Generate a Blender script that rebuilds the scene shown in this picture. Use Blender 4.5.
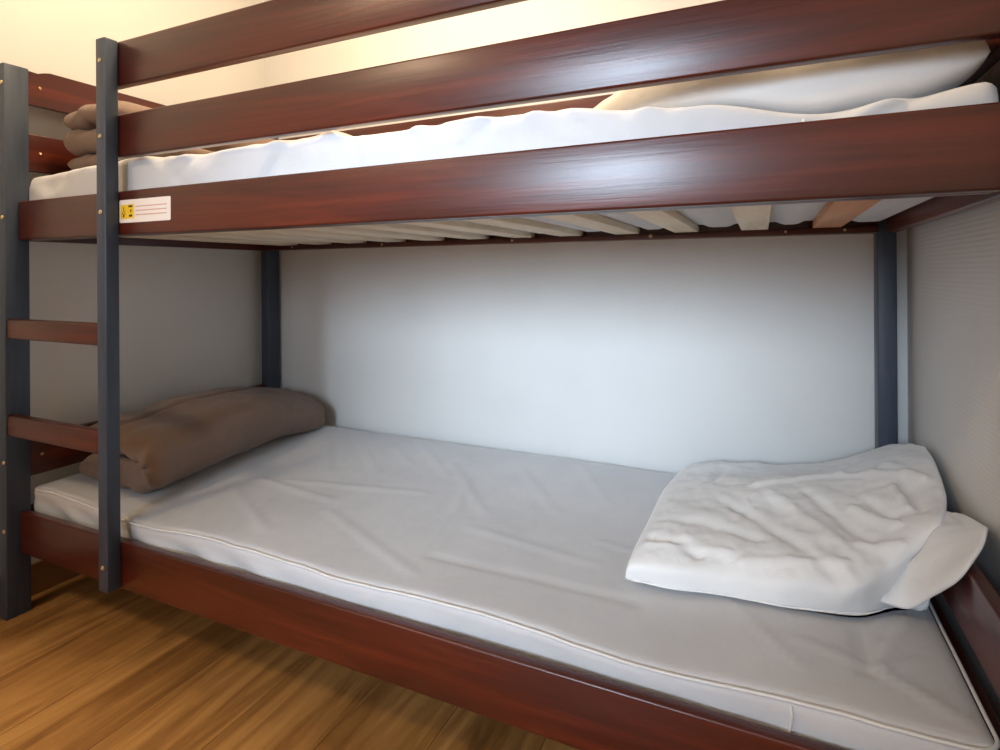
import bpy, bmesh, math, random
from mathutils import Vector, Matrix, noise
random.seed(7)
SC = bpy.context.scene
COL = SC.collection
for o in list(bpy.data.objects):
    bpy.data.objects.remove(o)

# ---------------------------------------------------------------- camera, light, exposure
cam_d = bpy.data.cameras.new('camera')
cam = bpy.data.objects.new('camera', cam_d); COL.objects.link(cam)
YAW, ROLL = 0.433, -0.0059
Rv = Vector((math.cos(YAW), math.sin(YAW), 0)); Fv = Vector((-math.sin(YAW), math.cos(YAW), 0)); Uv = Vector((0, 0, 1))
ca, sa = math.cos(ROLL), math.sin(ROLL)
Rv, Uv = Rv * ca + Uv * sa, Uv * ca - Rv * sa
M = Matrix((Rv, Uv, -Fv)).transposed().to_4x4()
M.translation = Vector((1.7575, -0.8049, 0.8774))
cam.matrix_world = M
cam_d.sensor_width = 36.0
cam_d.lens = 578.54 * 36 / 1000
cam_d.shift_y = -0.1023
cam_d.clip_start = 0.02
SC.camera = cam

W = bpy.data.worlds.new('world'); SC.world = W; W.use_nodes = True
W.node_tree.nodes['Background'].inputs[0].default_value = (0.75, 0.85, 1.0, 1)
W.node_tree.nodes['Background'].inputs[1].default_value = 1.0

def area_light(name, loc, target, sx, sy, power, color, spread=180):
    d = bpy.data.lights.new(name, 'AREA'); d.shape = 'RECTANGLE'; d.size = sx; d.size_y = sy
    d.energy = power; d.color = color; d.spread = math.radians(spread)
    o = bpy.data.objects.new(name, d); COL.objects.link(o); o.location = loc
    o.rotation_euler = (Vector(target) - Vector(loc)).to_track_quat('-Z', 'Y').to_euler()
    return o
# daylight entering through the window behind the camera
area_light('window_daylight', (1.27, -2.60, 1.42), (1.16, 0.94, 0.62), 0.7, 1.0, 7, (0.66, 0.82, 1.0), 36)
area_light('window_fill', (1.22, -2.62, 1.45), (1.22, 0.9, 0.6), 1.0, 1.2, 9, (0.66, 0.82, 1.0), 180)  # wide fill added at the same window to brighten the shaded areas
# two warm ceiling lamps (their bodies are built below)
LAMPS = [((0.80, 0.16, 2.5), 34), ((0.12, -1.55, 2.5), 18)]
for (lx, ly, lz), pw in LAMPS:
    area_light('ceiling_lamp_light', (lx, ly, lz - 0.145), (lx, ly, 0), 0.3, 0.3, pw, (1.0, 0.76, 0.49))

SC.view_settings.view_transform = 'Standard'
SC.view_settings.look = 'None'
SC.view_settings.exposure = 0.0
SC.view_settings.gamma = 1.0
SC.view_settings.use_curve_mapping = False

# ---------------------------------------------------------------- materials
def srgb(r, g, b):
    f = lambda c: (c / 255 / 12.92) if c / 255 <= 0.04045 else ((c / 255 + 0.055) / 1.055) ** 2.4
    return (f(r), f(g), f(b), 1)

def base_mat(name, rough=0.5, coat=0.0):
    m = bpy.data.materials.new(name); m.use_nodes = True
    nt = m.node_tree; b = nt.nodes['Principled BSDF']
    b.inputs['Roughness'].default_value = rough
    b.inputs['Coat Weight'].default_value = coat
    return m, nt, b

def coords(nt, scale=(1, 1, 1), rot=(0, 0, 0)):
    tc = nt.nodes.new('ShaderNodeTexCoord'); mp = nt.nodes.new('ShaderNodeMapping')
    mp.inputs['Scale'].default_value = scale; mp.inputs['Rotation'].default_value = rot
    nt.links.new(tc.outputs['Object'], mp.inputs['Vector'])
    return mp.outputs['Vector']

def noise_node(nt, vec, scale, detail=4, rough=0.5, dist=0.0):
    n = nt.nodes.new('ShaderNodeTexNoise')
    n.inputs['Scale'].default_value = scale; n.inputs['Detail'].default_value = detail
    n.inputs['Roughness'].default_value = rough; n.inputs['Distortion'].default_value = dist
    nt.links.new(vec, n.inputs['Vector'])
    return n.outputs['Fac']

def ramp(nt, fac, stops):
    r = nt.nodes.new('ShaderNodeValToRGB')
    el = r.color_ramp.elements
    while len(el) < len(stops): el.new(0.5)
    for e, (p, c) in zip(el, stops): e.position = p; e.color = c
    nt.links.new(fac, r.inputs[0])
    return r.outputs[0]

def bump(nt, b, h, strength, dist=0.001, prev=None):
    n = nt.nodes.new('ShaderNodeBump'); n.inputs['Strength'].default_value = strength
    n.inputs['Distance'].default_value = dist
    nt.links.new(h, n.inputs['Height'])
    if prev: nt.links.new(prev, n.inputs['Normal'])
    nt.links.new(n.outputs[0], b.inputs['Normal'])
    return n.outputs[0]

def mahogany(name, axis):
    """dark red-brown stained, satin-lacquered wood with grain along one axis"""
    m, nt, b = base_mat(name, 0.32, 0.3)
    b.inputs['IOR'].default_value = 1.42
    b.inputs['Coat Roughness'].default_value = 0.25
    s = [9, 9, 9]; s[axis] = 0.55
    v = coords(nt, tuple(s))
    f1 = noise_node(nt, v, 2.2, 6, 0.62, 0.6)
    col = ramp(nt, f1, [(0.25, srgb(42, 13, 6)), (0.5, srgb(74, 24, 11)), (0.72, srgb(102, 36, 16))])
    s2 = [70, 70, 70]; s2[axis] = 2.0
    f2 = noise_node(nt, coords(nt, tuple(s2)), 2.0, 3, 0.6)
    c2 = ramp(nt, f2, [(0.35, (0.72, 0.72, 0.72, 1)), (0.6, (1, 1, 1, 1))])
    mx = nt.nodes.new('ShaderNodeMix'); mx.data_type = 'RGBA'; mx.blend_type = 'MULTIPLY'
    mx.inputs[0].default_value = 0.5
    nt.links.new(col, mx.inputs[6]); nt.links.new(c2, mx.inputs[7])
    nt.links.new(mx.outputs[2], b.inputs['Base Color'])
    rr = nt.nodes.new('ShaderNodeMapRange'); rr.inputs[3].default_value = 0.27; rr.inputs[4].default_value = 0.42
    nt.links.new(f2, rr.inputs[0]); nt.links.new(rr.outputs[0], b.inputs['Roughness'])
    bump(nt, b, f2, 0.35, 0.0012)
    return m
WOOD_X = mahogany('mahogany_lengthwise', 0)
WOOD_Y = mahogany('mahogany_crosswise', 1)

def slate_paint():
    m, nt, b = base_mat('slate_grey_paint', 0.42)
    f = noise_node(nt, coords(nt, (30, 30, 3)), 3, 4)
    nt.links.new(ramp(nt, f, [(0.3, srgb(48, 56, 70)), (0.7, srgb(57, 66, 81))]), b.inputs['Base Color'])
    bump(nt, b, f, 0.15, 0.001)
    return m
SLATE = slate_paint()

def pine():
    m, nt, b = base_mat('pale_pine', 0.65)
    f = noise_node(nt, coords(nt, (14, 1.2, 14)), 2.2, 5, 0.6, 0.4)
    nt.links.new(ramp(nt, f, [(0.3, srgb(212, 192, 160)), (0.55, srgb(234, 220, 196)), (0.8, srgb(242, 231, 210))]), b.inputs['Base Color'])
    return m
PINE = pine()
def pine_orange():
    m, nt, b = base_mat('orange_pine', 0.6)
    f = noise_node(nt, coords(nt, (14, 1.2, 14)), 2.2, 5, 0.6, 0.4)
    nt.links.new(ramp(nt, f, [(0.3, srgb(190, 128, 84)), (0.7, srgb(214, 156, 112))]), b.inputs['Base Color'])
    return m
PINE_O = pine_orange()

def metal(name, c, r=0.3):
    m, nt, b = base_mat(name, r); b.inputs['Metallic'].default_value = 1.0
    f = noise_node(nt, coords(nt, (60, 60, 60)), 5, 3)
    d = tuple(x * 0.8 for x in c[:3]) + (1,)
    nt.links.new(ramp(nt, f, [(0.3, d), (0.7, c)]), b.inputs['Base Color'])
    return m
BRASS = metal('brass_screw', srgb(222, 196, 150))
DARKSTEEL = metal('dark_steel', srgb(70, 66, 62), 0.5)

def fabric(name, c1, c2, weave=900, rough=0.85, sheen=0.2, trans=0.0, bumps=0.25):
    m, nt, b = base_mat(name, rough)
    b.inputs['Sheen Weight'].default_value = sheen
    f = noise_node(nt, coords(nt), 6, 5, 0.6)
    nt.links.new(ramp(nt, f, [(0.3, c1), (0.7, c2)]), b.inputs['Base Color'])
    w = noise_node(nt, coords(nt, (1, 1, 1)), weave, 2)
    n1 = bump(nt, b, w, 0.15, 0.0006)
    f3 = noise_node(nt, coords(nt, (1.4, 0.8, 1.4), (0, 0, 0.5)), 14, 5, 0.55, 1.2)
    bump(nt, b, f3, bumps, 0.006, n1)
    return m
COVER = fabric('white_mattress_cover', srgb(194, 193, 195), srgb(203, 202, 203), rough=0.6, bumps=0.16)
PIPING = fabric('cream_piping', srgb(208, 206, 204), srgb(216, 214, 211))
PILLOW = fabric('white_pillowcase', srgb(226, 225, 224), srgb(233, 232, 231), rough=0.75, bumps=0.3)
BROWN = fabric('brown_duvet_cover', srgb(112, 90, 77), srgb(122, 99, 85), rough=0.8, sheen=0.12, bumps=0.3)

def wall_mat(name, ribs=False):
    m, nt, b = base_mat(name, 0.55)
    v = coords(nt)
    f = noise_node(nt, v, 3, 4)
    nt.links.new(ramp(nt, f, [(0.3, srgb(206, 204, 200)), (0.7, srgb(212, 210, 206))]), b.inputs['Base Color'])
    f2 = noise_node(nt, v, 260, 2)
    n1 = bump(nt, b, f2, 0.12, 0.0006)
    if ribs:
        w = nt.nodes.new('ShaderNodeTexWave'); w.wave_type = 'BANDS'; w.bands_direction = 'Z'
        w.inputs['Scale'].default_value = 36.0; w.inputs['Distortion'].default_value = 0.25
        w.inputs['Detail'].default_value = 2; w.inputs['Detail Scale'].default_value = 0.4
        nt.links.new(v, w.inputs['Vector'])
        bump(nt, b, w.outputs['Fac'], 0.14, 0.0012, n1)
    return m
WALL = wall_mat('off_white_wall_paint')
WALL_R = wall_mat('ribbed_wall_covering', True)

def floor_mat():
    m, nt, b = base_mat('oak_laminate', 0.38)
    v = coords(nt, (1, 1, 1), (0, 0, math.pi / 2))
    br = nt.nodes.new('ShaderNodeTexBrick')
    br.inputs['Scale'].default_value = 1.0
    br.inputs['Brick Width'].default_value = 1.25; br.inputs['Row Height'].default_value = 0.19
    br.inputs['Mortar Size'].default_value = 0.0012; br.inputs['Mortar Smooth'].default_value = 0.1
    br.offset = 0.37
    br.inputs['Color1'].default_value = (0.2, 0.2, 0.2, 1); br.inputs['Color2'].default_value = (0.9, 0.9, 0.9, 1)
    br.inputs['Mortar'].default_value = (0.5, 0.5, 0.5, 1)
    nt.links.new(v, br.inputs['Vector'])
    v2 = coords(nt, (9, 0.9, 1))
    add = nt.nodes.new('ShaderNodeVectorMath'); add.operation = 'ADD'
    sc = nt.nodes.new('ShaderNodeVectorMath'); sc.operation = 'SCALE'; sc.inputs['Scale'].default_value = 7.0
    nt.links.new(br.outputs['Color'], sc.inputs[0])
    nt.links.new(v2, add.inputs[0]); nt.links.new(sc.outputs[0], add.inputs[1])
    f = noise_node(nt, add.outputs[0], 1.5, 7, 0.62, 0.9)
    col = ramp(nt, f, [(0.28, srgb(98, 64, 32)), (0.42, srgb(146, 102, 54)), (0.58, srgb(182, 134, 76)), (0.8, srgb(210, 166, 104))])
    tone = ramp(nt, br.outputs['Color'], [(0.0, (0.86, 0.86, 0.86, 1)), (1.0, (1, 1, 1, 1))])
    mx = nt.nodes.new('ShaderNodeMix'); mx.data_type = 'RGBA'; mx.blend_type = 'MULTIPLY'; mx.inputs[0].default_value = 1
    nt.links.new(col, mx.inputs[6]); nt.links.new(tone, mx.inputs[7])
    seam = ramp(nt, br.outputs['Fac'], [(0.0, (1, 1, 1, 1)), (1.0, (0.45, 0.4, 0.35, 1))])
    mx2 = nt.nodes.new('ShaderNodeMix'); mx2.data_type = 'RGBA'; mx2.blend_type = 'MULTIPLY'; mx2.inputs[0].default_value = 1
    nt.links.new(mx.outputs[2], mx2.inputs[6]); nt.links.new(seam, mx2.inputs[7])
    nt.links.new(mx2.outputs[2], b.inputs['Base Color'])
    bump(nt, b, f, 0.12, 0.001)
    return m
FLOOR = floor_mat()

def plain(name, c, rough=0.5):
    m, nt, b = base_mat(name, rough)
    f = noise_node(nt, coords(nt), 20, 3)
    d = tuple(x * 0.94 for x in c[:3]) + (1,)
    nt.links.new(ramp(nt, f, [(0.3, d), (0.7, c)]), b.inputs['Base Color'])
    return m
BASEB = plain('baseboard_wood', srgb(128, 92, 62), 0.45)
STICKER = plain('white_sticker', srgb(236, 224, 214), 0.4)
YELLOW = plain('yellow_print', srgb(240, 196, 40), 0.4)
BLACK = plain('black_print', srgb(30, 26, 14), 0.5)
REDPRINT = plain('red_brown_print', srgb(206, 150, 130), 0.5)
WHITEP = plain('white_window_paint', srgb(236, 236, 234), 0.4)
GLASS, _nt, _b = base_mat('window_glass', 0.02)
_b.inputs['Transmission Weight'].default_value = 1.0
LAMPG, _nt, _b = base_mat('lit_lamp_glass', 0.3)
_b.inputs['Emission Color'].default_value = (1.0, 0.72, 0.4, 1); _b.inputs['Emission Strength'].default_value = 4.0

# ---------------------------------------------------------------- mesh helpers
def obj_from_bm(name, bm, mat, parent=None, smooth=False):
    me = bpy.data.meshes.new(name); bmesh.ops.recalc_face_normals(bm, faces=bm.faces[:])
    bm.to_mesh(me); bm.free()
    me.materials.append(mat)
    if smooth:
        for p in me.polygons: p.use_smooth = True
    o = bpy.data.objects.new(name, me); COL.objects.link(o)
    if parent: o.parent = parent
    return o

def add_box(bm, x0, x1, y0, y1, z0, z1, bev=0.0):
    r = bmesh.ops.create_cube(bm, size=1.0)
    vs = r['verts']
    for v in vs:
        v.co = Vector(((x0 + x1) / 2 + v.co.x * (x1 - x0), (y0 + y1) / 2 + v.co.y * (y1 - y0), (z0 + z1) / 2 + v.co.z * (z1 - z0)))
    if bev > 0:
        es = list({e for v in vs for e in v.link_edges})
        bmesh.ops.bevel(bm, geom=es, offset=bev, segments=3, affect='EDGES', profile=0.5)

def box(name, x0, x1, y0, y1, z0, z1, mat, parent=None, bev=0.003):
    """origin at the box's centre so that wood grain differs from board to board"""
    bm = bmesh.new(); cx, cy, cz = (x0 + x1) / 2, (y0 + y1) / 2, (z0 + z1) / 2
    add_box(bm, x0 - cx, x1 - cx, y0 - cy, y1 - cy, z0 - cz, z1 - cz, bev)
    o = obj_from_bm(name, bm, mat, parent, smooth=bev > 0)
    o.location = (cx, cy, cz)
    if bev > 0:
        o.data.set_sharp_from_angle(angle=math.radians(40))
    return o

def tag(o, label, cat, group=None):
    o['label'] = label; o['category'] = cat
    if group: o['group'] = group
def struct(name, x0, x1, y0, y1, z0, z1, mat):
    o = box(name, x0, x1, y0, y1, z0, z1, mat, None, 0); o['kind'] = 'structure'; return o

def tube(name, pts, rad, mat, parent=None, closed=False, seg=8, squash=1.0):
    bm = bmesh.new(); rings = []; n = len(pts)
    for i, p in enumerate(pts):
        a = pts[(i - 1) % n] if closed or i > 0 else p
        b = pts[(i + 1) % n] if closed or i < n - 1 else p
        t = (Vector(b) - Vector(a)).normalized()
        up = Vector((0, 0, 1)) if abs(t.z) < 0.9 else Vector((1, 0, 0))
        s = t.cross(up).normalized(); u = s.cross(t)
        rings.append([bm.verts.new(Vector(p) + (s * math.cos(q) * rad + u * math.sin(q) * rad * squash))
                      for q in [2 * math.pi * k / seg for k in range(seg)]])
    m = n if closed else n - 1
    for i in range(m):
        A, B = rings[i], rings[(i + 1) % n]
        for k in range(seg):
            bm.faces.new((A[k], A[(k + 1) % seg], B[(k + 1) % seg], B[k]))
    if not closed:
        bm.faces.new(rings[0][::-1]); bm.faces.new(rings[-1])
    return obj_from_bm(name, bm, mat, parent, True)

def screw(loc, normal, parent, r=0.0052, mat=None):
    """flat-head screw with a hex recess ring, sitting on the surface"""
    bm = bmesh.new(); seg = 16
    prof = [(r, 0.0), (r, 0.0012), (r * 0.8, 0.0022), (r * 0.5, 0.0024), (r * 0.45, 0.0012), (0.0001, 0.0010)]
    rings = [[bm.verts.new((rr * math.cos(2 * math.pi * k / seg), rr * math.sin(2 * math.pi * k / seg), h)) for k in range(seg)] for rr, h in prof]
    for A, B in zip(rings, rings[1:]):
        for k in range(seg): bm.faces.new((A[k], A[(k + 1) % seg], B[(k + 1) % seg], B[k]))
    o = obj_from_bm('screw', bm, mat or BRASS, None, True)
    o.rotation_euler = Vector(normal).to_track_quat('Z', 'Y').to_euler()
    o.parent = parent; o.location = Vector(loc) - parent.location
    return o

def fbm(p, s, o=3):
    return noise.fractal(Vector(p) * s, 0.9, 2.0, o, noise_basis='PERLIN_ORIGINAL')
def seg_d(px, py, a, b):
    ax, ay = a; bx, by = b
    dx, dy = bx - ax, by - ay; L = dx * dx + dy * dy
    t = ((px - ax) * dx + (py - ay) * dy) / L
    tc = max(0, min(1, t))
    qx, qy = px - (ax + dx * tc), py - (ay + dy * tc)
    return math.hypot(qx, qy), t, (dx * (py - ay) - dy * (px - ax)) / math.sqrt(L)
def smooth01(t): t = max(0, min(1, t)); return t * t * (3 - 2 * t)

# ---------------------------------------------------------------- the room
XL, XR, YB, YF, ZC = -0.085, 2.072, 0.924, -2.7, 2.5
struct('floor', XL - 0.1, XR + 0.1, YF - 0.1, YB + 0.1, -0.1, 0.0, FLOOR)
struct('ceiling', XL - 0.1, XR + 0.1, YF - 0.1, YB + 0.1, ZC, ZC + 0.1, WALL)
struct('wall_back', XL, XR, YB, YB + 0.1, 0, ZC, WALL)
struct('wall_left', XL - 0.1, XL, YF, YB + 0.1, 0, ZC, WALL)
struct('wall_right', XR, XR + 0.1, YF, YB + 0.1, 0, ZC, WALL_R)
WX0, WX1, WZ0, WZ1 = 0.66, 1.78, 0.8, 2.1
bm = bmesh.new()
for a in [(XL, WX0, 0, ZC), (WX1, XR, 0, ZC), (WX0, WX1, 0, WZ0), (WX0, WX1, WZ1, ZC)]:
    add_box(bm, a[0], a[1], YF - 0.1, YF, a[2], a[3])
o = obj_from_bm('wall_front', bm, WALL); o['kind'] = 'structure'
bm = bmesh.new()
for a in [(WX0, WX0 + .06, WZ0, WZ1), (WX1 - .06, WX1, WZ0, WZ1), (WX0 + .06, WX1 - .06, WZ0, WZ0 + .06), (WX0 + .06, WX1 - .06, WZ1 - .06, WZ1), ((WX0 + WX1) / 2 - .03, (WX0 + WX1) / 2 + .03, WZ0 + .06, WZ1 - .06)]:
    add_box(bm, a[0], a[1], YF - 0.08, YF - 0.02, a[2], a[3], 0.004)
win = obj_from_bm('window_1', bm, WHITEP); win['kind'] = 'structure'
bm = bmesh.new(); add_box(bm, WX0 + .06, WX1 - .06, YF - .053, YF - .047, WZ0 + .06, WZ1 - .06)
obj_from_bm('window_pane', bm, GLASS, win)
struct('baseboard_left', XL, XL + 0.012, YF, YB, 0.0, 0.085, BASEB)
struct('baseboard_back', XL + 0.012, XR, YB - 0.012, YB, 0.0, 0.085, WOOD_X)

# ceiling lamps
def lathe(name, prof, mat, parent, seg=32):
    bm = bmesh.new()
    rings = [[bm.verts.new((r * math.cos(2 * math.pi * k / seg), r * math.sin(2 * math.pi * k / seg), z)) for k in range(seg)] for r, z in prof]
    for A, B in zip(rings, rings[1:]):
        for k in range(seg): bm.faces.new((A[k], A[(k + 1) % seg], B[(k + 1) % seg], B[k]))
    return obj_from_bm(name, bm, mat, parent, True)
for (lx, ly, lz), lb in zip([q[0] for q in LAMPS], ('round warm glass ceiling lamp above the bunk bed', 'round warm glass ceiling lamp by the left wall in front of the bed')):
    lamp = bpy.data.objects.new('ceiling_lamp', None); COL.objects.link(lamp); lamp.location = (lx, ly, lz)
    tag(lamp, lb, 'lamp', 'ceiling lamps')
    lathe('lamp_base', [(0.001, 0), (0.17, 0), (0.17, -0.03), (0.001, -0.03)], WHITEP, lamp)
    lathe('lamp_shade', [(0.165, -0.03), (0.16, -0.07), (0.13, -0.105), (0.08, -0.125), (0.001, -0.132)], LAMPG, lamp)

# ---------------------------------------------------------------- bunk bed frame
L, WD = 2.0, 0.912
PT, PD, PH = 0.04, 0.056, 1.42
bed = bpy.data.objects.new('bunk_bed', None); COL.objects.link(bed)
tag(bed, 'reddish brown wooden bunk bed with slate grey posts and short ladder', 'bunk bed')
def post(x0, y0): return box('post', x0, x0 + PT, y0, y0 + PD, 0, PH, SLATE, bed, 0.003)
p_fl = post(-PT, 0); p_bl = post(-PT, WD - PD); p_fr = post(L + 0.022, 0); p_br = post(L, WD - PD)
for z in (1.37, 1.026, 0.401, 0.226): screw((-0.008, 0.0, z), (0, -1, 0), p_fl)
for z in (1.37, 1.19, 1.026, 0.401, 0.226): screw((L + 0.042, 0.0, z), (0, -1, 0), p_fr)
RY0, RY1 = 0.031, 0.053
def along(name, y0, y1, z0, z1, bev=0.004, x0=0.0): return box(name, x0, L + (0.022 if y0 < 0.05 else 0), y0, y1, z0, z1, WOOD_X, bed, bev)
BY0, BY1 = WD - 0.053, WD - 0.031
for z0, z1 in ((0.159, 0.2655), (0.9684, 1.0692)):
    f = along('side_rail', RY0, RY1, z0, z1)
    if z0 > 0.5: front_rail = f
    b = along('side_rail', BY0, BY1, z0, z1)
    along('slat_ledge', RY1, RY1 + 0.022, z0, z0 + 0.016, 0.002)
    lb = along('slat_ledge', BY0 - 0.022, BY0, z0, z0 + 0.016, 0.002)
    if z0 > 0.5:
        for x in (0.14, 0.55, 1.04, 1.462, 1.80, 1.93):
            screw((x, BY0 - 0.022, z0 + 0.009), (0, -1, 0), lb, 0.0032 if x != 1.462 else 0.005)
        screw((1.488, BY0 - 0.022, z0 + 0.009), (0, -1, 0), lb, 0.003, BLACK)
        screw((1.835, BY0 - 0.022, z0 + 0.009), (0, -1, 0), lb, 0.003, BLACK)
for z0, z1 in ((1.1462, 1.2446), (1.3099, 1.4119)): along('guard_rail', RY0, RY1, z0, z1, 0.004, 0.380)
along('guard_rail', BY0, BY1, 1.298, 1.396)

def end_board(xa, xb, z0, z1, shaped=False):
    y0, y1 = PD, WD - PD
    if shaped:
        prof = [(y0, z1 - 0.008), (y0 + 0.03, z1 - 0.010), (y0 + 0.045, z1 - 0.004), (y0 + 0.06, z1), (y1 - 0.06, z1), (y1 - 0.045, z1 - 0.004), (y1 - 0.03, z1 - 0.010), (y1, z1 - 0.008), (y1, z0), (y0, z0)]
        bm = bmesh.new(); cy, cz, cx = (y0 + y1) / 2, (z0 + z1) / 2, (xa + xb) / 2
        A = [bm.verts.new((xa - cx, y - cy, z - cz)) for y, z in prof]; B = [bm.verts.new((xb - cx, y - cy, z - cz)) for y, z in prof]
        bm.faces.new(A); bm.faces.new(B[::-1])
        for i in range(len(A)): bm.faces.new((A[i], A[(i + 1) % len(A)], B[(i + 1) % len(A)], B[i]))
        bmesh.ops.bevel(bm, geom=[e for e in bm.edges if e.is_manifold and e.calc_face_angle(0) > 0.8], offset=0.0025, segments=2, affect='EDGES')
        o = obj_from_bm('headboard_plank', bm, WOOD_Y, bed, True); o.location = (cx, cy, cz)
        o.data.set_sharp_from_angle(angle=math.radians(40))
    else:
        o = box('headboard_plank' if z0 not in (0.159, 0.9684) else 'end_rail', xa, xb, y0, y1, z0, z1, WOOD_Y, bed, 0.003)
    return o
XLI, XRI = -0.030, 2.020      # inner faces of the left and right end planks
for xa, xb, nx in ((XLI - 0.0095, XLI + 0.0105, 1), (XRI, XRI + 0.020, -1)):
    for z0, z1, sh in ((0.159, 0.2655, 0), (0.345, 0.449, 0) if nx > 0 else (0.335, 0.438, 0), (0.9684, 1.0692, 0), (1.155, 1.255, 0), (1.333, 1.429, 1)):
        e = end_board(xa, xb, z0, z1, sh)
        if z0 not in (0.159, 0.9684):
            xs = xb if nx > 0 else xa
            screw((xs, PD + 0.035, (z0 + z1) / 2), (nx, 0, 0), e, 0.004)
            screw((xs, WD - PD - 0.035, (z0 + z1) / 2), (nx, 0, 0), e, 0.004)

# ladder: the left post and one stile carry two rungs
st = box('ladder_stile', 0.380, 0.413, 0.0, RY0, 0.163, 1.412, SLATE, bed, 0.003)
for z in (1.361, 1.190, 1.019, 0.218): screw((0.3965, 0.0, z), (0, -1, 0), st)
for z0, z1 in ((0.7165, 0.767), (0.469, 0.522)):
    box('ladder_rung', 0.0, 0.380, 0.003, 0.027, z0, z1, WOOD_X, bed, 0.005)

# slats
SLX = [1.888, 1.731, 1.558, 1.395, 1.225, 1.075, 0.92, 0.76, 0.60, 0.44, 0.28, 0.12]
for lz in (0.175, 0.9844):
    for i, x in enumerate(SLX):
        mat = PINE_O if (i == 0) else PINE
        w = 0.033 + random.uniform(-0.002, 0.002)
        s = box('slat', x - w, x + w, RY1 + 0.002, BY0 - 0.002, lz, lz + 0.017, mat, bed, 0.002)
        s.rotation_euler.z = random.uniform(-0.014, 0.014)
        if i == 0: s['label'] = 'orange toned slat'
# small black bracket on the back guard rail
box('rail_bracket', 0.39, 0.43, BY0 - 0.006, BY0, 1.35, 1.372, DARKSTEEL, bed, 0.001)

# warning label on the upper front rail
LX0, LX1, LZ0, LZ1 = 0.4145, 0.589, 0.9955, 1.0475
YS = RY0
def rounded_rect(bm, x0, x1, z0, z1, r, y0, y1):
    pts = []
    for cx, cz, a0 in ((x1 - r, z1 - r, 0), (x0 + r, z1 - r, 90), (x0 + r, z0 + r, 180), (x1 - r, z0 + r, 270)):
        for k in range(5):
            a = math.radians(a0 + 22.5 * k); pts.append((cx + r * math.cos(a), cz + r * math.sin(a)))
    A = [bm.verts.new((x, y0, z)) for x, z in pts]; B = [bm.verts.new((x, y1, z)) for x, z in pts]
    bm.faces.new(A); bm.faces.new(B[::-1])
    for i in range(len(A)): bm.faces.new((A[i], A[(i + 1) % len(A)], B[(i + 1) % len(A)], B[i]))
bm = bmesh.new(); rounded_rect(bm, LX0, LX1, LZ0, LZ1, 0.004, YS - 0.0006, YS)
lab = obj_from_bm('warning_label', bm, STICKER, bed)
lab['label'] = 'white warning sticker with yellow pictograms and small red text lines'
bm = bmesh.new()
rounded_rect(bm, 0.4195, 0.4425, 1.0045, 1.0365, 0.001, YS - 0.0010, YS - 0.0006)
rounded_rect(bm, 0.4435, 0.4665, 1.0050, 1.0370, 0.001, YS - 0.0010, YS - 0.0006)
obj_from_bm('pictogram_panel', bm, YELLOW, lab)
bm = bmesh.new()
def tri(bm, pts, y0, y1):
    A = [bm.verts.new((x, y0, z)) for x, z in pts]; B = [bm.verts.new((x, y1, z)) for x, z in pts]
    bm.faces.new(A); bm.faces.new(B[::-1])
    for i in range(len(A)): bm.faces.new((A[i], A[(i + 1) % len(A)], B[(i + 1) % len(A)], B[i]))
ya, yb = YS - 0.0013, YS - 0.0010
add_box(bm, .4296, .4316, ya, yb, 1.0255, 1.0310)                      # exclamation stroke
for a, b in (((.4308, 1.0245), (.4248, 1.0155)), ((.4308, 1.0245), (.4368, 1.0155)), ((.4248, 1.0155), (.4368, 1.0155))):
    d = Vector((b[0] - a[0], b[1] - a[1])).normalized(); n = Vector((-d.y, d.x)) * 0.0005
    tri(bm, [(a[0] + n.x, a[1] + n.y), (b[0] + n.x, b[1] + n.y), (b[0] - n.x, b[1] - n.y), (a[0] - n.x, a[1] - n.y)], ya, yb)
tri(bm, [(.4275, 1.0085), (.4295, 1.0140), (.4345, 1.0140), (.4325, 1.0100), (.4305, 1.0085)], ya, yb)
for k in range(3): add_box(bm, .4478 + k * .0047, .4518 + k * .0047, ya, yb, 1.0300, 1.0345)
tri(bm, [(.4540, 1.0185), (.4540, 1.0250), (.4575, 1.0250), (.4585, 1.0215), (.4562, 1.0185)], ya, yb)
for k in range(2): add_box(bm, .4495 + k * .0058, .4545 + k * .0058, ya, yb, 1.0085, 1.0135)
obj_from_bm('pictogram', bm, BLACK, lab)
bm = bmesh.new()
rnd = random.Random(3)
for row in range(3):
    x = 0.4725; zc = 1.0300 - row * 0.0095 + 0.001
    while x < 0.576:
        w = rnd.uniform(0.003, 0.009)
        add_box(bm, x, min(x + w, 0.577), YS - 0.0010, YS - 0.0006, zc - 0.0011, zc + 0.0011)
        x += w + 0.0011
obj_from_bm('text_line', bm, REDPRINT, lab)

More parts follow.
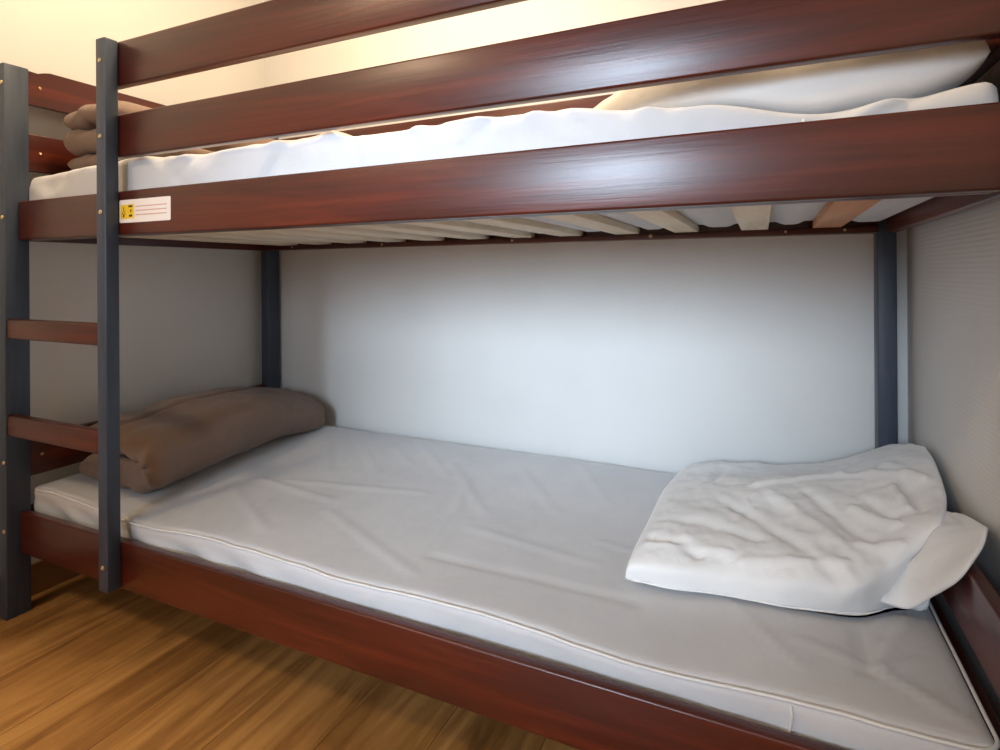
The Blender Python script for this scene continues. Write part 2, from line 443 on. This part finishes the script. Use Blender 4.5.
# ---------------------------------------------------------------- mattresses
def rounded_box_bm(x0, x1, y0, y1, z0, z1, r, step):
    """box subdivided on all faces, rounded edges, vertices shared"""
    nx, ny, nz = [max(2, int(round(a / step))) for a in (x1 - x0, y1 - y0, (z1 - z0) * 1.0)]
    nz = max(nz, 10)
    bm = bmesh.new(); V = {}
    def vert(i, j, k):
        key = (i, j, k)
        if key not in V:
            p = Vector((x0 + (x1 - x0) * i / nx, y0 + (y1 - y0) * j / ny, z0 + (z1 - z0) * k / nz))
            q = Vector((min(max(p.x, x0 + r), x1 - r), min(max(p.y, y0 + r), y1 - r), min(max(p.z, z0 + r), z1 - r)))
            d = p - q
            if d.length > 1e-9:
                m = max(abs(d.x), abs(d.y), abs(d.z)); p = q + d.normalized() * r * (m / r) if m < r else q + d.normalized() * r
            V[key] = bm.verts.new(p)
        return V[key]
    for i in range(nx):
        for j in range(ny):
            bm.faces.new((vert(i, j, 0), vert(i, j + 1, 0), vert(i + 1, j + 1, 0), vert(i + 1, j, 0)))
            bm.faces.new((vert(i, j, nz), vert(i + 1, j, nz), vert(i + 1, j + 1, nz), vert(i, j + 1, nz)))
    for i in range(nx):
        for k in range(nz):
            bm.faces.new((vert(i, 0, k), vert(i + 1, 0, k), vert(i + 1, 0, k + 1), vert(i, 0, k + 1)))
            bm.faces.new((vert(i, ny, k), vert(i, ny, k + 1), vert(i + 1, ny, k + 1), vert(i + 1, ny, k)))
    for j in range(ny):
        for k in range(nz):
            bm.faces.new((vert(0, j, k), vert(0, j, k + 1), vert(0, j + 1, k + 1), vert(0, j + 1, k)))
            bm.faces.new((vert(nx, j, k), vert(nx, j + 1, k), vert(nx, j + 1, k + 1), vert(nx, j, k + 1)))
    return bm

def crease_sum(x, y, L):
    h = 0
    for a, b, w, amp in L:
        d, t, s = seg_d(x, y, a, b)
        if d < 4 * w: h += 1.5 * amp * math.exp(-(d / w) ** 2) * (1 if 0 <= t <= 1 else math.exp(-(d / w)))
    return h

def make_mattress(x0, x1, y0, y1, z0, z1, topfn, creases, label, seed, sidefn, underfn=None, seams=(), piped=True):
    cz = (z0 + z1) / 2
    def disp(p):
        x, y, z = p
        kt = smooth01((z - z0) / (z1 - z0)); top = smooth01((z - (z1 - 0.03)) / 0.025)
        dz = topfn(x, y) * kt
        inner = smooth01(min(y - y0, y1 - y, x - x0, x1 - x) / 0.05)
        dz += crease_sum(x, y, creases) * top * (0.35 + 0.65 * inner)
        dz += 0.0012 * fbm((x * 1.4 + seed, y * 0.8, 0), 9) * top
        dy = 0
        if y < y0 + 0.05:
            f = smooth01((y0 + 0.05 - y) / 0.05)
            dy = sidefn(x, (z - z0) / (z1 - z0)) * f
        du = 0
        if underfn and z < z0 + 0.02: du = underfn(x, y) * smooth01((z0 + 0.02 - z) / 0.02)
        yy = y + dy
        if y < y0 + 0.05: yy = max(yy, 0.0560 if y0 < 0.1 else yy)
        return Vector((x, yy, z + dz + du))
    bm = rounded_box_bm(x0, x1, y0, y1, z0, z1, 0.014, 0.0105)
    for v in bm.verts: v.co = disp(v.co)
    m = obj_from_bm('mattress', bm, COVER, None, True)
    tag(m, label, 'mattress', None)
    # piping along the upper edge, all round
    r = 0.03; zt = z1 - 0.006; pts = []
    e = 0.001
    per = []
    n = 190
    for i in range(n + 1): per.append((x0 + r + (x1 - x0 - 2 * r) * i / n, y0 - e))
    for k in range(1, 6): a = math.radians(-90 + 90 * k / 6); per.append((x1 - r + (r + e) * math.cos(a), y0 + r + (r + e) * math.sin(a)))
    for i in range(81): per.append((x1 + e, y0 + r + (y1 - y0 - 2 * r) * i / 80))
    for k in range(1, 6): a = math.radians(90 * k / 6); per.append((x1 - r + (r + e) * math.cos(a), y1 - r + (r + e) * math.sin(a)))
    for i in range(n + 1): per.append((x1 - r - (x1 - x0 - 2 * r) * i / n, y1 + e))
    for k in range(1, 6): a = math.radians(90 + 90 * k / 6); per.append((x0 + r + (r + e) * math.cos(a), y1 - r + (r + e) * math.sin(a)))
    for i in range(81): per.append((x0 - e, y1 - r - (y1 - y0 - 2 * r) * i / 80))
    for k in range(1, 6): a = math.radians(180 + 90 * k / 6); per.append((x0 + r + (r + e) * math.cos(a), y0 + r + (r + e) * math.sin(a)))
    for x, y in per:
        q = disp((x, y, zt)); pts.append((q.x, q.y, q.z + 0.002))
    if piped: tube('piping', pts, 0.0027, PIPING, m, True, 6)
    for sx in seams:
        sp = []
        for k in range(10):
            z = z0 + 0.01 + (z1 - 0.012 - z0 - 0.01) * k / 9
            q = disp((sx, y0, z)); sp.append((q.x + 0.002 * math.sin(k), q.y - 0.001, q.z))
        s = tube('side_seam', sp, 0.0045, PIPING, m, False, 6, 0.5)
    return m

def side_lower(x, t):
    d = 0.002 + 0.0025 * math.sin(x * 9 + 1) + 0.004 * fbm((x, t * 0.3, 3.3), 5)
    # gathered folds near the left end
    if x < 1.0:
        f = smooth01((1.0 - x) / 0.3)
        d += 0.006 * f * math.sin((x * 1.0 + t * 0.22) * 38) * smooth01((0.85 - t) / 0.3)
    d += 0.010 * (1 - t) * (0.4 + 0.6 * smooth01(math.sin(x * 5.2 + 0.5)))   # tucks in at the bottom
    return d
lower_creases = [
    ((0.756, 0.336), (0.468, 0.379), 0.010, 0.0030), ((0.557, 0.401), (0.95, 0.47), 0.012, 0.0022),
    ((1.136, 0.195), (1.554, 0.207), 0.008, -0.0022), ((1.431, 0.399), (1.638, 0.356), 0.006, 0.0022),
    ((1.65, 0.33), (1.797, 0.134), 0.006, 0.0024), ((1.885, 0.278), (1.886, 0.15), 0.007, -0.004),
    ((1.90, 0.17), (1.964, 0.34), 0.008, 0.004), ((1.90, 0.17), (1.99, 0.10), 0.006, 0.003), ((1.90, 0.17), (1.84, 0.09), 0.006, 0.0025),
    ((1.90, 0.17), (1.80, 0.20), 0.006, 0.002), ((1.90, 0.17), (1.96, 0.22), 0.006, 0.002),
    ((0.332, 0.80), (0.60, 0.50), 0.014, 0.0026), ((0.42, 0.85), (0.74, 0.55), 0.012, 0.0022), ((0.52, 0.87), (0.80, 0.64), 0.012, 0.0022),
    ((0.66, 0.88), (0.95, 0.60), 0.012, 0.0020), ((0.90, 0.70), (1.15, 0.42), 0.012, 0.0022), ((1.10, 0.75), (1.30, 0.50), 0.012, 0.0018),
    ((1.25, 0.85), (1.40, 0.60), 0.012, 0.0020), ((0.45, 0.30), (0.75, 0.14), 0.012, 0.0022), ((0.80, 0.28), (1.15, 0.12), 0.010, 0.0020),
    ((1.15, 0.34), (1.45, 0.30), 0.010, 0.0018), ((1.0, 0.62), (1.08, 0.40), 0.010, 0.0015)]
def top_lower(x, y):
    z = 0.0
    z += 0.012 * smooth01((0.5 - x) / 0.5)                      # head end slightly higher
    fr = smooth01((0.35 - y) / 0.3)
    z += fr * (-0.011 * math.exp(-((x - 1.58) / 0.13) ** 2) + 0.004 * math.exp(-((x - 1.80) / 0.08) ** 2) + 0.003 * math.sin(x * 11) * smooth01((1.6 - x)))
    z += 0.003 * fbm((x, y, 1.0), 2.5)
    return z
m1 = make_mattress(-0.012, 2.008, 0.061, 0.890, 0.194, 0.306, top_lower, lower_creases,
                   'white covered mattress on the lower bunk with cream piping', 2.0, side_lower, None, (1.782,))

def side_upper(x, t):
    """loose cover: slanting folds on the front side"""
    d = -0.004 + 0.012 * fbm((x * 1.1 + t * 0.05, t * 0.25, 7.7), 5)
    for fx, sl, w, a in ((0.46, 0.16, 0.025, 0.012), (0.60, -0.20, 0.02, 0.010), (0.86, -0.12, 0.022, 0.010), (1.03, 0.03, 0.014, 0.016), (1.20, 0.14, 0.018, 0.014),
                         (1.32, -0.18, 0.02, 0.010), (1.42, 0.20, 0.018, 0.012), (1.60, 0.05, 0.015, 0.010), (1.90, -0.25, 0.02, 0.010)):
        q = (x - (fx + sl * (1 - t))) / w
        if abs(q) < 4: d -= 1.5 * a * math.exp(-q * q) - 0.5 * a * math.exp(-(q - 1.6) ** 2)
    return d - 0.004 * math.sin(t * 3.1)
ridge = [(0.012, 1.139), (0.20, 1.146), (0.339, 1.148), (0.399, 1.154), (0.506, 1.146), (0.606, 1.143), (0.735, 1.143), (0.90, 1.146), (0.998, 1.150), (1.034, 1.135), (1.159, 1.135), (1.262, 1.139), (1.301, 1.141), (1.461, 1.138), (1.587, 1.122), (1.671, 1.116), (1.826, 1.085), (1.91, 1.092), (2.01, 1.106)]
def ridge_z(x):
    for (a, za), (b, zb) in zip(ridge, ridge[1:]):
        if x <= b: t = max(0, min(1, (x - a) / (b - a))); return za + (zb - za) * smooth01(t)
    return ridge[-1][1]
def top_upper(x, y):
    f = 1 - 0.75 * smooth01((y - 0.07) / 0.25)
    z = (ridge_z(x) - 1.135) * f
    z += 0.003 * fbm((x, y, 5.0), 3)
    return z - 0.006 * smooth01((y - 0.12) / 0.2)
upper_creases = [((0.40, 0.06), (0.62, 0.20), 0.02, 0.004), ((1.0, 0.06), (1.1, 0.3), 0.02, 0.004), ((1.26, 0.06), (1.5, 0.25), 0.02, 0.004), ((0.8, 0.07), (0.7, 0.3), 0.02, 0.003)]
def under(x, y):
    best = min(abs(x - s) for s in SLX)
    return -0.010 * smooth01((best - 0.038) / 0.03) * smooth01((y - 0.075) / 0.04) * smooth01((0.83 - y) / 0.03)
m2 = make_mattress(-0.012, 2.008, 0.063, 0.845, 1.0025, 1.135, top_upper, upper_creases,
                   'white covered mattress with rumpled edge on the upper bunk', 9.0, side_upper, under, (1.801,), False)

# rumpled folds of the loose cover hanging over the upper mattress's front side
# ---------------------------------------------------------------- pillows (closed cushion from a four-sided outline)
def lerp(a, b, t): return a + (b - a) * t
def poly_eval(pts, t):
    """Catmull-Rom through pts, t in 0..1"""
    n = len(pts) - 1; f = t * n; i = min(int(f), n - 1); u = f - i
    P = [Vector(pts[max(0, i - 1)]), Vector(pts[i]), Vector(pts[i + 1]), Vector(pts[min(n, i + 2)])]
    return 0.5 * ((2 * P[1]) + (-P[0] + P[2]) * u + (2 * P[0] - 5 * P[1] + 4 * P[2] - P[3]) * u * u + (-P[0] + 3 * P[1] - 3 * P[2] + P[3]) * u ** 3)

def cushion(name, front, back, left, right, basefn, topfn, mat, nu=90, nv=70, creases=(), nz=0.004, seed=0, edge=0.12, parent=None, nscale=7):
    """front/back run left to right, left/right run front to back, all in plan (x, y)"""
    bm = bmesh.new()
    c00, c10, c01, c11 = Vector(front[0]), Vector(front[-1]), Vector(back[0]), Vector(back[-1])
    def plan(s, t):
        F, B, Lf, Rt = poly_eval(front, s), poly_eval(back, s), poly_eval(left, t), poly_eval(right, t)
        return F * (1 - t) + B * t + Lf * (1 - s) + Rt * s - (c00 * (1 - s) * (1 - t) + c10 * s * (1 - t) + c01 * (1 - s) * t + c11 * s * t)
    def mp(i, n):                       # cosine spacing near the borders gives round edges
        u = i / n; return 0.5 - 0.5 * math.cos(math.pi * u) if False else u + 0.0
    T, Bt = {}, {}
    for i in range(nu + 1):
        for j in range(nv + 1):
            s0, t0 = i / nu, j / nv
            s = s0 - 0.10 * math.sin(2 * math.pi * s0) / 1.0 * 0.9; t = t0 - 0.10 * math.sin(2 * math.pi * t0) * 0.9
            p = plan(s, t)
            d = min(min(s, 1 - s) / edge, min(t, 1 - t) / edge, 1.0)
            # rounded profile; product form keeps corners soft
            ds, dt = min(min(s, 1 - s) / edge, 1), min(min(t, 1 - t) / edge, 1)
            env = math.sqrt(max(0, 1 - (1 - ds) ** 2)) * math.sqrt(max(0, 1 - (1 - dt) ** 2))
            zb = basefn(s, t, p.x, p.y); h = topfn(s, t)
            n1 = noise.noise(Vector((p.x * nscale + seed, p.y * nscale, seed * 1.7))); n2 = fbm((p.x + seed, p.y, 4), nscale * 2.2)
            rid = 1 - abs(noise.noise(Vector((p.x * nscale * 1.3 + n1 * 0.8, p.y * nscale * 0.8 + seed, 2.2)))) * 2
            cr = 0.7 * crease_sum(p.x, p.y, creases)
            zt = zb + h * (0.30 + 0.70 * env) + env * (nz * n1 * 2 + nz * 0.6 * n2 + nz * 0.9 * rid + cr)
            low = zb + 0.30 * h * (1 - env)
            if i in (0, nu) or j in (0, nv):
                T[i, j] = Bt[i, j] = bm.verts.new((p.x, p.y, (zb + 0.3 * h)))
            else:
                T[i, j] = bm.verts.new((p.x, p.y, zt)); Bt[i, j] = bm.verts.new((p.x, p.y, low))
    for i in range(nu):
        for j in range(nv):
            bm.faces.new((T[i, j], T[i + 1, j], T[i + 1, j + 1], T[i, j + 1]))
            q = (Bt[i, j], Bt[i, j + 1], Bt[i + 1, j + 1], Bt[i + 1, j])
            try: bm.faces.new(q)
            except ValueError: pass
    return obj_from_bm(name, bm, mat, parent, True)

NET = [
    [(1.518, 0.25, 0.318), (1.614, 0.256, 0.318), (1.712, 0.265, 0.318), (1.804, 0.277, 0.318), (1.884, 0.292, 0.318), (1.940, 0.342, 0.322)],
    [(1.520, 0.250, 0.345), (1.621, 0.262, 0.352), (1.719, 0.272, 0.355), (1.812, 0.276, 0.360), (1.895, 0.290, 0.362), (1.972, 0.372, 0.366)],
    [(1.524, 0.308, 0.362), (1.626, 0.329, 0.378), (1.726, 0.327, 0.385), (1.825, 0.327, 0.390), (1.912, 0.343, 0.394), (2.003, 0.357, 0.426)],
    [(1.526, 0.430, 0.362), (1.628, 0.454, 0.388), (1.736, 0.459, 0.400), (1.846, 0.456, 0.410), (1.942, 0.430, 0.425), (2.018, 0.373, 0.470)],
    [(1.524, 0.593, 0.358), (1.621, 0.620, 0.378), (1.731, 0.563, 0.410), (1.872, 0.563, 0.428), (1.974, 0.530, 0.450), (2.045, 0.461, 0.480)],
    [(1.531, 0.735, 0.350), (1.625, 0.770, 0.370), (1.760, 0.720, 0.392), (1.893, 0.700, 0.425), (2.002, 0.680, 0.475), (2.058, 0.580, 0.500)],
    [(1.540, 0.872, 0.338), (1.644, 0.872, 0.366), (1.796, 0.872, 0.379), (1.919, 0.872, 0.408), (2.024, 0.865, 0.460), (2.060, 0.690, 0.514)]]
pcre = [((1.730, 0.569), (1.899, 0.650), 0.011, 0.010), ((1.899, 0.640), (2.004, 0.578), 0.012, 0.008), ((1.734, 0.611), (1.893, 0.695), 0.012, -0.008),
        ((1.555, 0.404), (1.743, 0.348), 0.014, -0.005), ((1.549, 0.328), (1.646, 0.289), 0.012, -0.008), ((1.664, 0.497), (1.874, 0.269), 0.013, -0.0055),
        ((1.760, 0.526), (1.918, 0.295), 0.013, 0.005), ((1.825, 0.544), (1.949, 0.312), 0.012, -0.006), ((1.656, 0.800), (1.638, 0.640), 0.014, -0.008),
        ((1.980, 0.641), (2.027, 0.533), 0.011, 0.010), ((2.000, 0.60), (2.000, 0.42), 0.012, -0.009), ((1.977, 0.540), (1.985, 0.440), 0.010, 0.009),
        ((1.900, 0.480), (1.960, 0.400), 0.012, 0.010), ((1.930, 0.500), (1.965, 0.430), 0.010, -0.008), ((1.822, 0.657), (1.994, 0.793), 0.012, 0.003),
        ((1.712, 0.285), (1.878, 0.320), 0.010, 0.005), ((1.900, 0.365), (1.961, 0.351), 0.012, 0.010), ((1.545, 0.300), (1.696, 0.300), 0.009, 0.005),
        ((1.86, 0.82), (1.95, 0.74), 0.006, 0.003), ((1.89, 0.84), (1.97, 0.77), 0.006, 0.003), ((1.83, 0.80), (1.92, 0.72), 0.006, 0.003)]
def cr1(P, u):
    return 0.5 * ((2 * P[1]) + (-P[0] + P[2]) * u + (2 * P[0] - 5 * P[1] + 4 * P[2] - P[3]) * u * u + (-P[0] + 3 * P[1] - 3 * P[2] + P[3]) * u ** 3)
def net_cushion(name, net, basefn, mat, creases, nu, nv, seed, nz, parent=None):
    """closed padded surface whose upper side runs smoothly through a net of 3D points and whose lower side rests on basefn(x, y)"""
    bm = bmesh.new(); T, B = {}, {}
    for j in range(nv + 1):
        t = j / nv
        rowpts = [poly_eval([net[r][c] for r in range(len(net))], t) for c in range(len(net[0]))]
        for i in range(nu + 1):
            s = i / nu; p = poly_eval(rowpts, s)
            p = p + Vector((0, 0.010 * noise.noise(Vector((p.x * 11, 3.0, seed))) * (1 - t) ** 3, 0))
            es, et = min(min(s, 1 - s) / 0.12, 1.0), min(min(t, 1 - t) / 0.12, 1.0); e = min(es, et); env = math.sqrt(max(0, 1 - (1 - es) ** 2)) * math.sqrt(max(0, 1 - (1 - et) ** 2))
            n1 = noise.noise(Vector((p.x * 9 + seed, p.y * 9, seed))); n2 = fbm((p.x + seed, p.y, 4), 18)
            rid = 1 - 2 * abs(noise.noise(Vector((p.x * 10 + n1, p.y * 7 + seed, 2.2))))
            dz = env * (nz * n1 + 1.1 * nz * n2 + 1.1 * nz * rid + 0.6 * crease_sum(p.x, p.y, creases))
            sag = (1 - env) * -0.012
            b = basefn(p.x, p.y)
            top = Vector((p.x, p.y, max(p.z + dz + sag, b + 0.004)))
            if i in (0, nu) or j in (0, nv):
                T[i, j] = B[i, j] = bm.verts.new(top)
            else:
                T[i, j] = bm.verts.new(top)
                k = math.sqrt(max(0, 1 - (1 - min(e * 2.2, 1)) ** 2))
                zb = top.z + (b + 0.001 - top.z) * k
                B[i, j] = bm.verts.new((p.x, p.y, min(zb, top.z - 0.002)))
    for i in range(nu):
        for j in range(nv):
            bm.faces.new((T[i, j], T[i + 1, j], T[i + 1, j + 1], T[i, j + 1]))
            bm.faces.new((B[i, j], B[i, j + 1], B[i + 1, j + 1], B[i + 1, j]))
    return obj_from_bm(name, bm, mat, parent, True)
def base1(x, y):
    return 0.314 + 0.128 * smooth01((x - 1.994) / 0.022)
pil = net_cushion('pillow', NET, base1, PILLOW, pcre, 130, 120, 1.3, 0.0035)
tag(pil, 'crumpled white pillow at the right end of the lower bunk', 'pillow')
# open end of the pillowcase, lying over the end plank
def flapmesh():
    bm = bmesh.new(); nu, nv = 40, 60
    outer = [(1.925, 0.326, 0.330), (1.962, 0.318, 0.332), (1.988, 0.285, 0.375), (2.010, 0.240, 0.430), (2.036, 0.255, 0.464), (2.054, 0.284, 0.484), (2.060, 0.310, 0.484), (2.059, 0.355, 0.474), (2.054, 0.410, 0.464)]
    inner = [(1.922, 0.334, 0.340), (1.942, 0.350, 0.348), (1.962, 0.362, 0.372), (1.975, 0.350, 0.398), (1.990, 0.350, 0.425), (2.000, 0.360, 0.440), (2.010, 0.375, 0.450), (2.018, 0.395, 0.455), (2.030, 0.425, 0.460)]
    T, B = {}, {}
    for i in range(nu + 1):
        for j in range(nv + 1):
            s, t = i / nu, j / nv
            a, b = poly_eval(inner, t), poly_eval(outer, t)
            p = a.lerp(b, s); k = math.sqrt(max(0, 1 - (2 * s - 1) ** 2)) * math.sqrt(max(0, 1 - (2 * t - 1) ** 6))
            th = 0.006 * k + 0.002
            wv = -0.010 * k * math.sin(math.pi * s) * smooth01(t * 2) + 0.003 * noise.noise(Vector((s * 3, t * 7, 1)))
            nrm = Vector((-0.45, -0.30, 0.85)).normalized()
            T[i, j] = bm.verts.new(p + nrm * (th + wv)); B[i, j] = bm.verts.new(p - nrm * (th * 0.7 - wv))
    for i in range(nu):
        for j in range(nv):
            bm.faces.new((T[i, j], T[i + 1, j], T[i + 1, j + 1], T[i, j + 1])); bm.faces.new((B[i, j], B[i, j + 1], B[i + 1, j + 1], B[i + 1, j]))
    for i in range(nu):
        bm.faces.new((T[i, 0], B[i, 0], B[i + 1, 0], T[i + 1, 0])); bm.faces.new((T[i, nv], T[i + 1, nv], B[i + 1, nv], B[i, nv]))
    for j in range(nv):
        bm.faces.new((T[0, j], T[0, j + 1], B[0, j + 1], B[0, j])); bm.faces.new((T[nu, j], B[nu, j], B[nu, j + 1], T[nu, j + 1]))
    return bm
obj_from_bm('pillowcase_flap', flapmesh(), PILLOW, pil, True)

# white pillow on the upper bunk, right end
def top2(s, t):
    h = 0.100 * (1 - 0.1 * t) * (0.45 + 0.55 * smooth01(s / 0.45)) + 0.03 * smooth01((s - .6) / .4)
    return h
pil2 = cushion('pillow',
    front=[(1.42, 0.26), (1.52, 0.16), (1.62, 0.105), (1.72, 0.085), (1.85, 0.075), (2.006, 0.085)],
    back=[(1.44, 0.72), (1.60, 0.76), (1.80, 0.75), (1.985, 0.74)],
    left=[(1.42, 0.26), (1.39, 0.40), (1.40, 0.58), (1.44, 0.72)],
    right=[(2.006, 0.085), (2.010, 0.35), (2.010, 0.55), (1.985, 0.74)],
    basefn=lambda s, t, x, y: 1.128 + (ridge_z(x) - 1.135) * (1 - 0.75 * smooth01((y - 0.07) / 0.25)) + 0.005, topfn=top2, mat=PILLOW, nu=90, nv=70,
    creases=[((1.5, 0.3), (1.9, 0.16), 0.02, 0.012), ((1.6, 0.18), (1.95, 0.28), 0.02, -0.01), ((1.85, 0.12), (1.97, 0.25), 0.02, 0.014)], nz=0.011, seed=6.1, edge=0.14)
tag(pil2, 'white pillow at the right end of the upper bunk behind the guard rail', 'pillow')

# ---------------------------------------------------------------- folded brown duvets
def folded_sheet(name, path, halft, y0, y1, mat, seed=0, wav=0.006, ns=110, ny=90, round_end=0.045, xoff=None, zoff=None, parent=None, yend=None):
    """thick padded sheet whose side view is path (x, z); extruded along y with rounded ends"""
    bm = bmesh.new(); cs = []
    for i in range(ns + 1): cs.append(poly_eval(path, i / ns))
    T, B = {}, {}
    for i in range(ns + 1):
        a, b = cs[max(0, i - 1)], cs[min(ns, i + 1)]
        t = (b - a).normalized(); n = Vector((-t.y, t.x))
        u = i / ns
        ef = math.sqrt(max(0, 1 - max(0, 1 - min(u, 1 - u) / 0.05) ** 2))
        ya = y0 + 0.014 * noise.noise(Vector((u * 9, seed, 0))) + (yend(u) if yend else 0); yb = y1 + 0.014 * noise.noise(Vector((u * 9, seed, 5)))
        for j in range(ny + 1):
            v = j / ny; v2 = v - 0.13 * math.sin(2 * math.pi * v)
            y = ya + (yb - ya) * v2
            de = min(y - ya, yb - y) / round_end
            ev = math.sqrt(max(0, 1 - max(0, 1 - de) ** 2))
            c = cs[i]
            k = noise.noise(Vector((c.x * 9, y * 6, c.y * 9 + seed))); k2 = fbm((c.x + seed, y * 0.7, c.y), 16)
            # gathers running inward from the near and far ends
            g = math.sin(u * 46 + 3 * noise.noise(Vector((u * 5, y * 3, seed)))) * math.exp(-min(y - ya, yb - y) / 0.045)
            h = halft(u) * (0.12 + 0.88 * ev) * (0.15 + 0.85 * ef) * (1 + 0.05 * k)
            h *= 1 - 0.30 * math.exp(-((u - 0.84 - 0.03 * noise.noise(Vector((y * 7, seed, 1)))) / 0.010) ** 2)
            off = (wav * 0.35 * k2 + wav * 0.5 * k) * ev
            xo = xoff(y) if xoff else 0; zo = zoff(y, u) if zoff else 0
            def mk(sg):
                hh = h + off * 1.0 + wav * 0.55 * g
                q = c + n * sg * max(hh, 0.0015)
                return bm.verts.new((q.x + xo, y, q.y + zo))
            T[i, j] = mk(1); B[i, j] = mk(-1)
    for i in range(ns):
        for j in range(ny):
            bm.faces.new((T[i, j], T[i + 1, j], T[i + 1, j + 1], T[i, j + 1])); bm.faces.new((B[i, j], B[i, j + 1], B[i + 1, j + 1], B[i + 1, j]))
    for i in range(ns):
        bm.faces.new((T[i, 0], B[i, 0], B[i + 1, 0], T[i + 1, 0])); bm.faces.new((T[i, ny], T[i + 1, ny], B[i + 1, ny], B[i, ny]))
    for j in range(ny):
        bm.faces.new((T[0, j], T[0, j + 1], B[0, j + 1], B[0, j])); bm.faces.new((T[ns, j], B[ns, j], B[ns, j + 1], T[ns, j + 1]))
    return obj_from_bm(name, bm, mat, parent, True)

# lower bunk: folded once, fold facing the foot end
pathA = [(0.045, 0.357), (0.13, 0.356), (0.22, 0.356), (0.285, 0.359), (0.322, 0.376), (0.325, 0.402), (0.29, 0.424), (0.22, 0.436), (0.13, 0.440), (0.045, 0.432)]
def xoffA(y): return 0.026 * smooth01((0.30 - y) / 0.2) - 0.072 * smooth01((y - 0.25) / 0.65)
d1 = folded_sheet('folded_duvet', pathA, lambda u: 0.037 + 0.004 * math.sin(math.pi * u), 0.135, 0.86, BROWN, 3.0, 0.010, xoff=xoffA,
                  zoff=lambda y, u: (0.014 * math.sin((y - 0.13) * 4.6) - 0.034 * smooth01((y - 0.58) / 0.28)) * smooth01((u - 0.2) / 0.35))
tag(d1, 'brown folded duvet at the left end of the lower bunk', 'duvet')
# upper bunk: rolled on a flat first layer
pathB = [(0.10, 1.259), (0.16, 1.257), (0.21, 1.262), (0.235, 1.285), (0.225, 1.308), (0.18, 1.320), (0.12, 1.316), (0.075, 1.290), (0.062, 1.258), (0.075, 1.226), (0.13, 1.205), (0.22, 1.190), (0.30, 1.182)]
pathB = [(0.060, 1.234), (0.13, 1.231), (0.22, 1.232), (0.275, 1.243), (0.295, 1.264), (0.275, 1.286), (0.22, 1.297), (0.13, 1.296), (0.060, 1.288)]
d2 = folded_sheet('folded_duvet', pathB, lambda u: 0.0335, 0.105, 0.82, BROWN, 8.0, 0.005, round_end=0.045)
tag(d2, 'brown folded duvet at the left end of the upper bunk', 'duvet')
slab = folded_sheet('lower_layer', [(0.06, 1.174), (0.2, 1.176), (0.36, 1.174), (0.52, 1.168)], lambda u: 0.026 - 0.012 * u, 0.115, 0.83, BROWN, 12.0, 0.004, parent=d2)
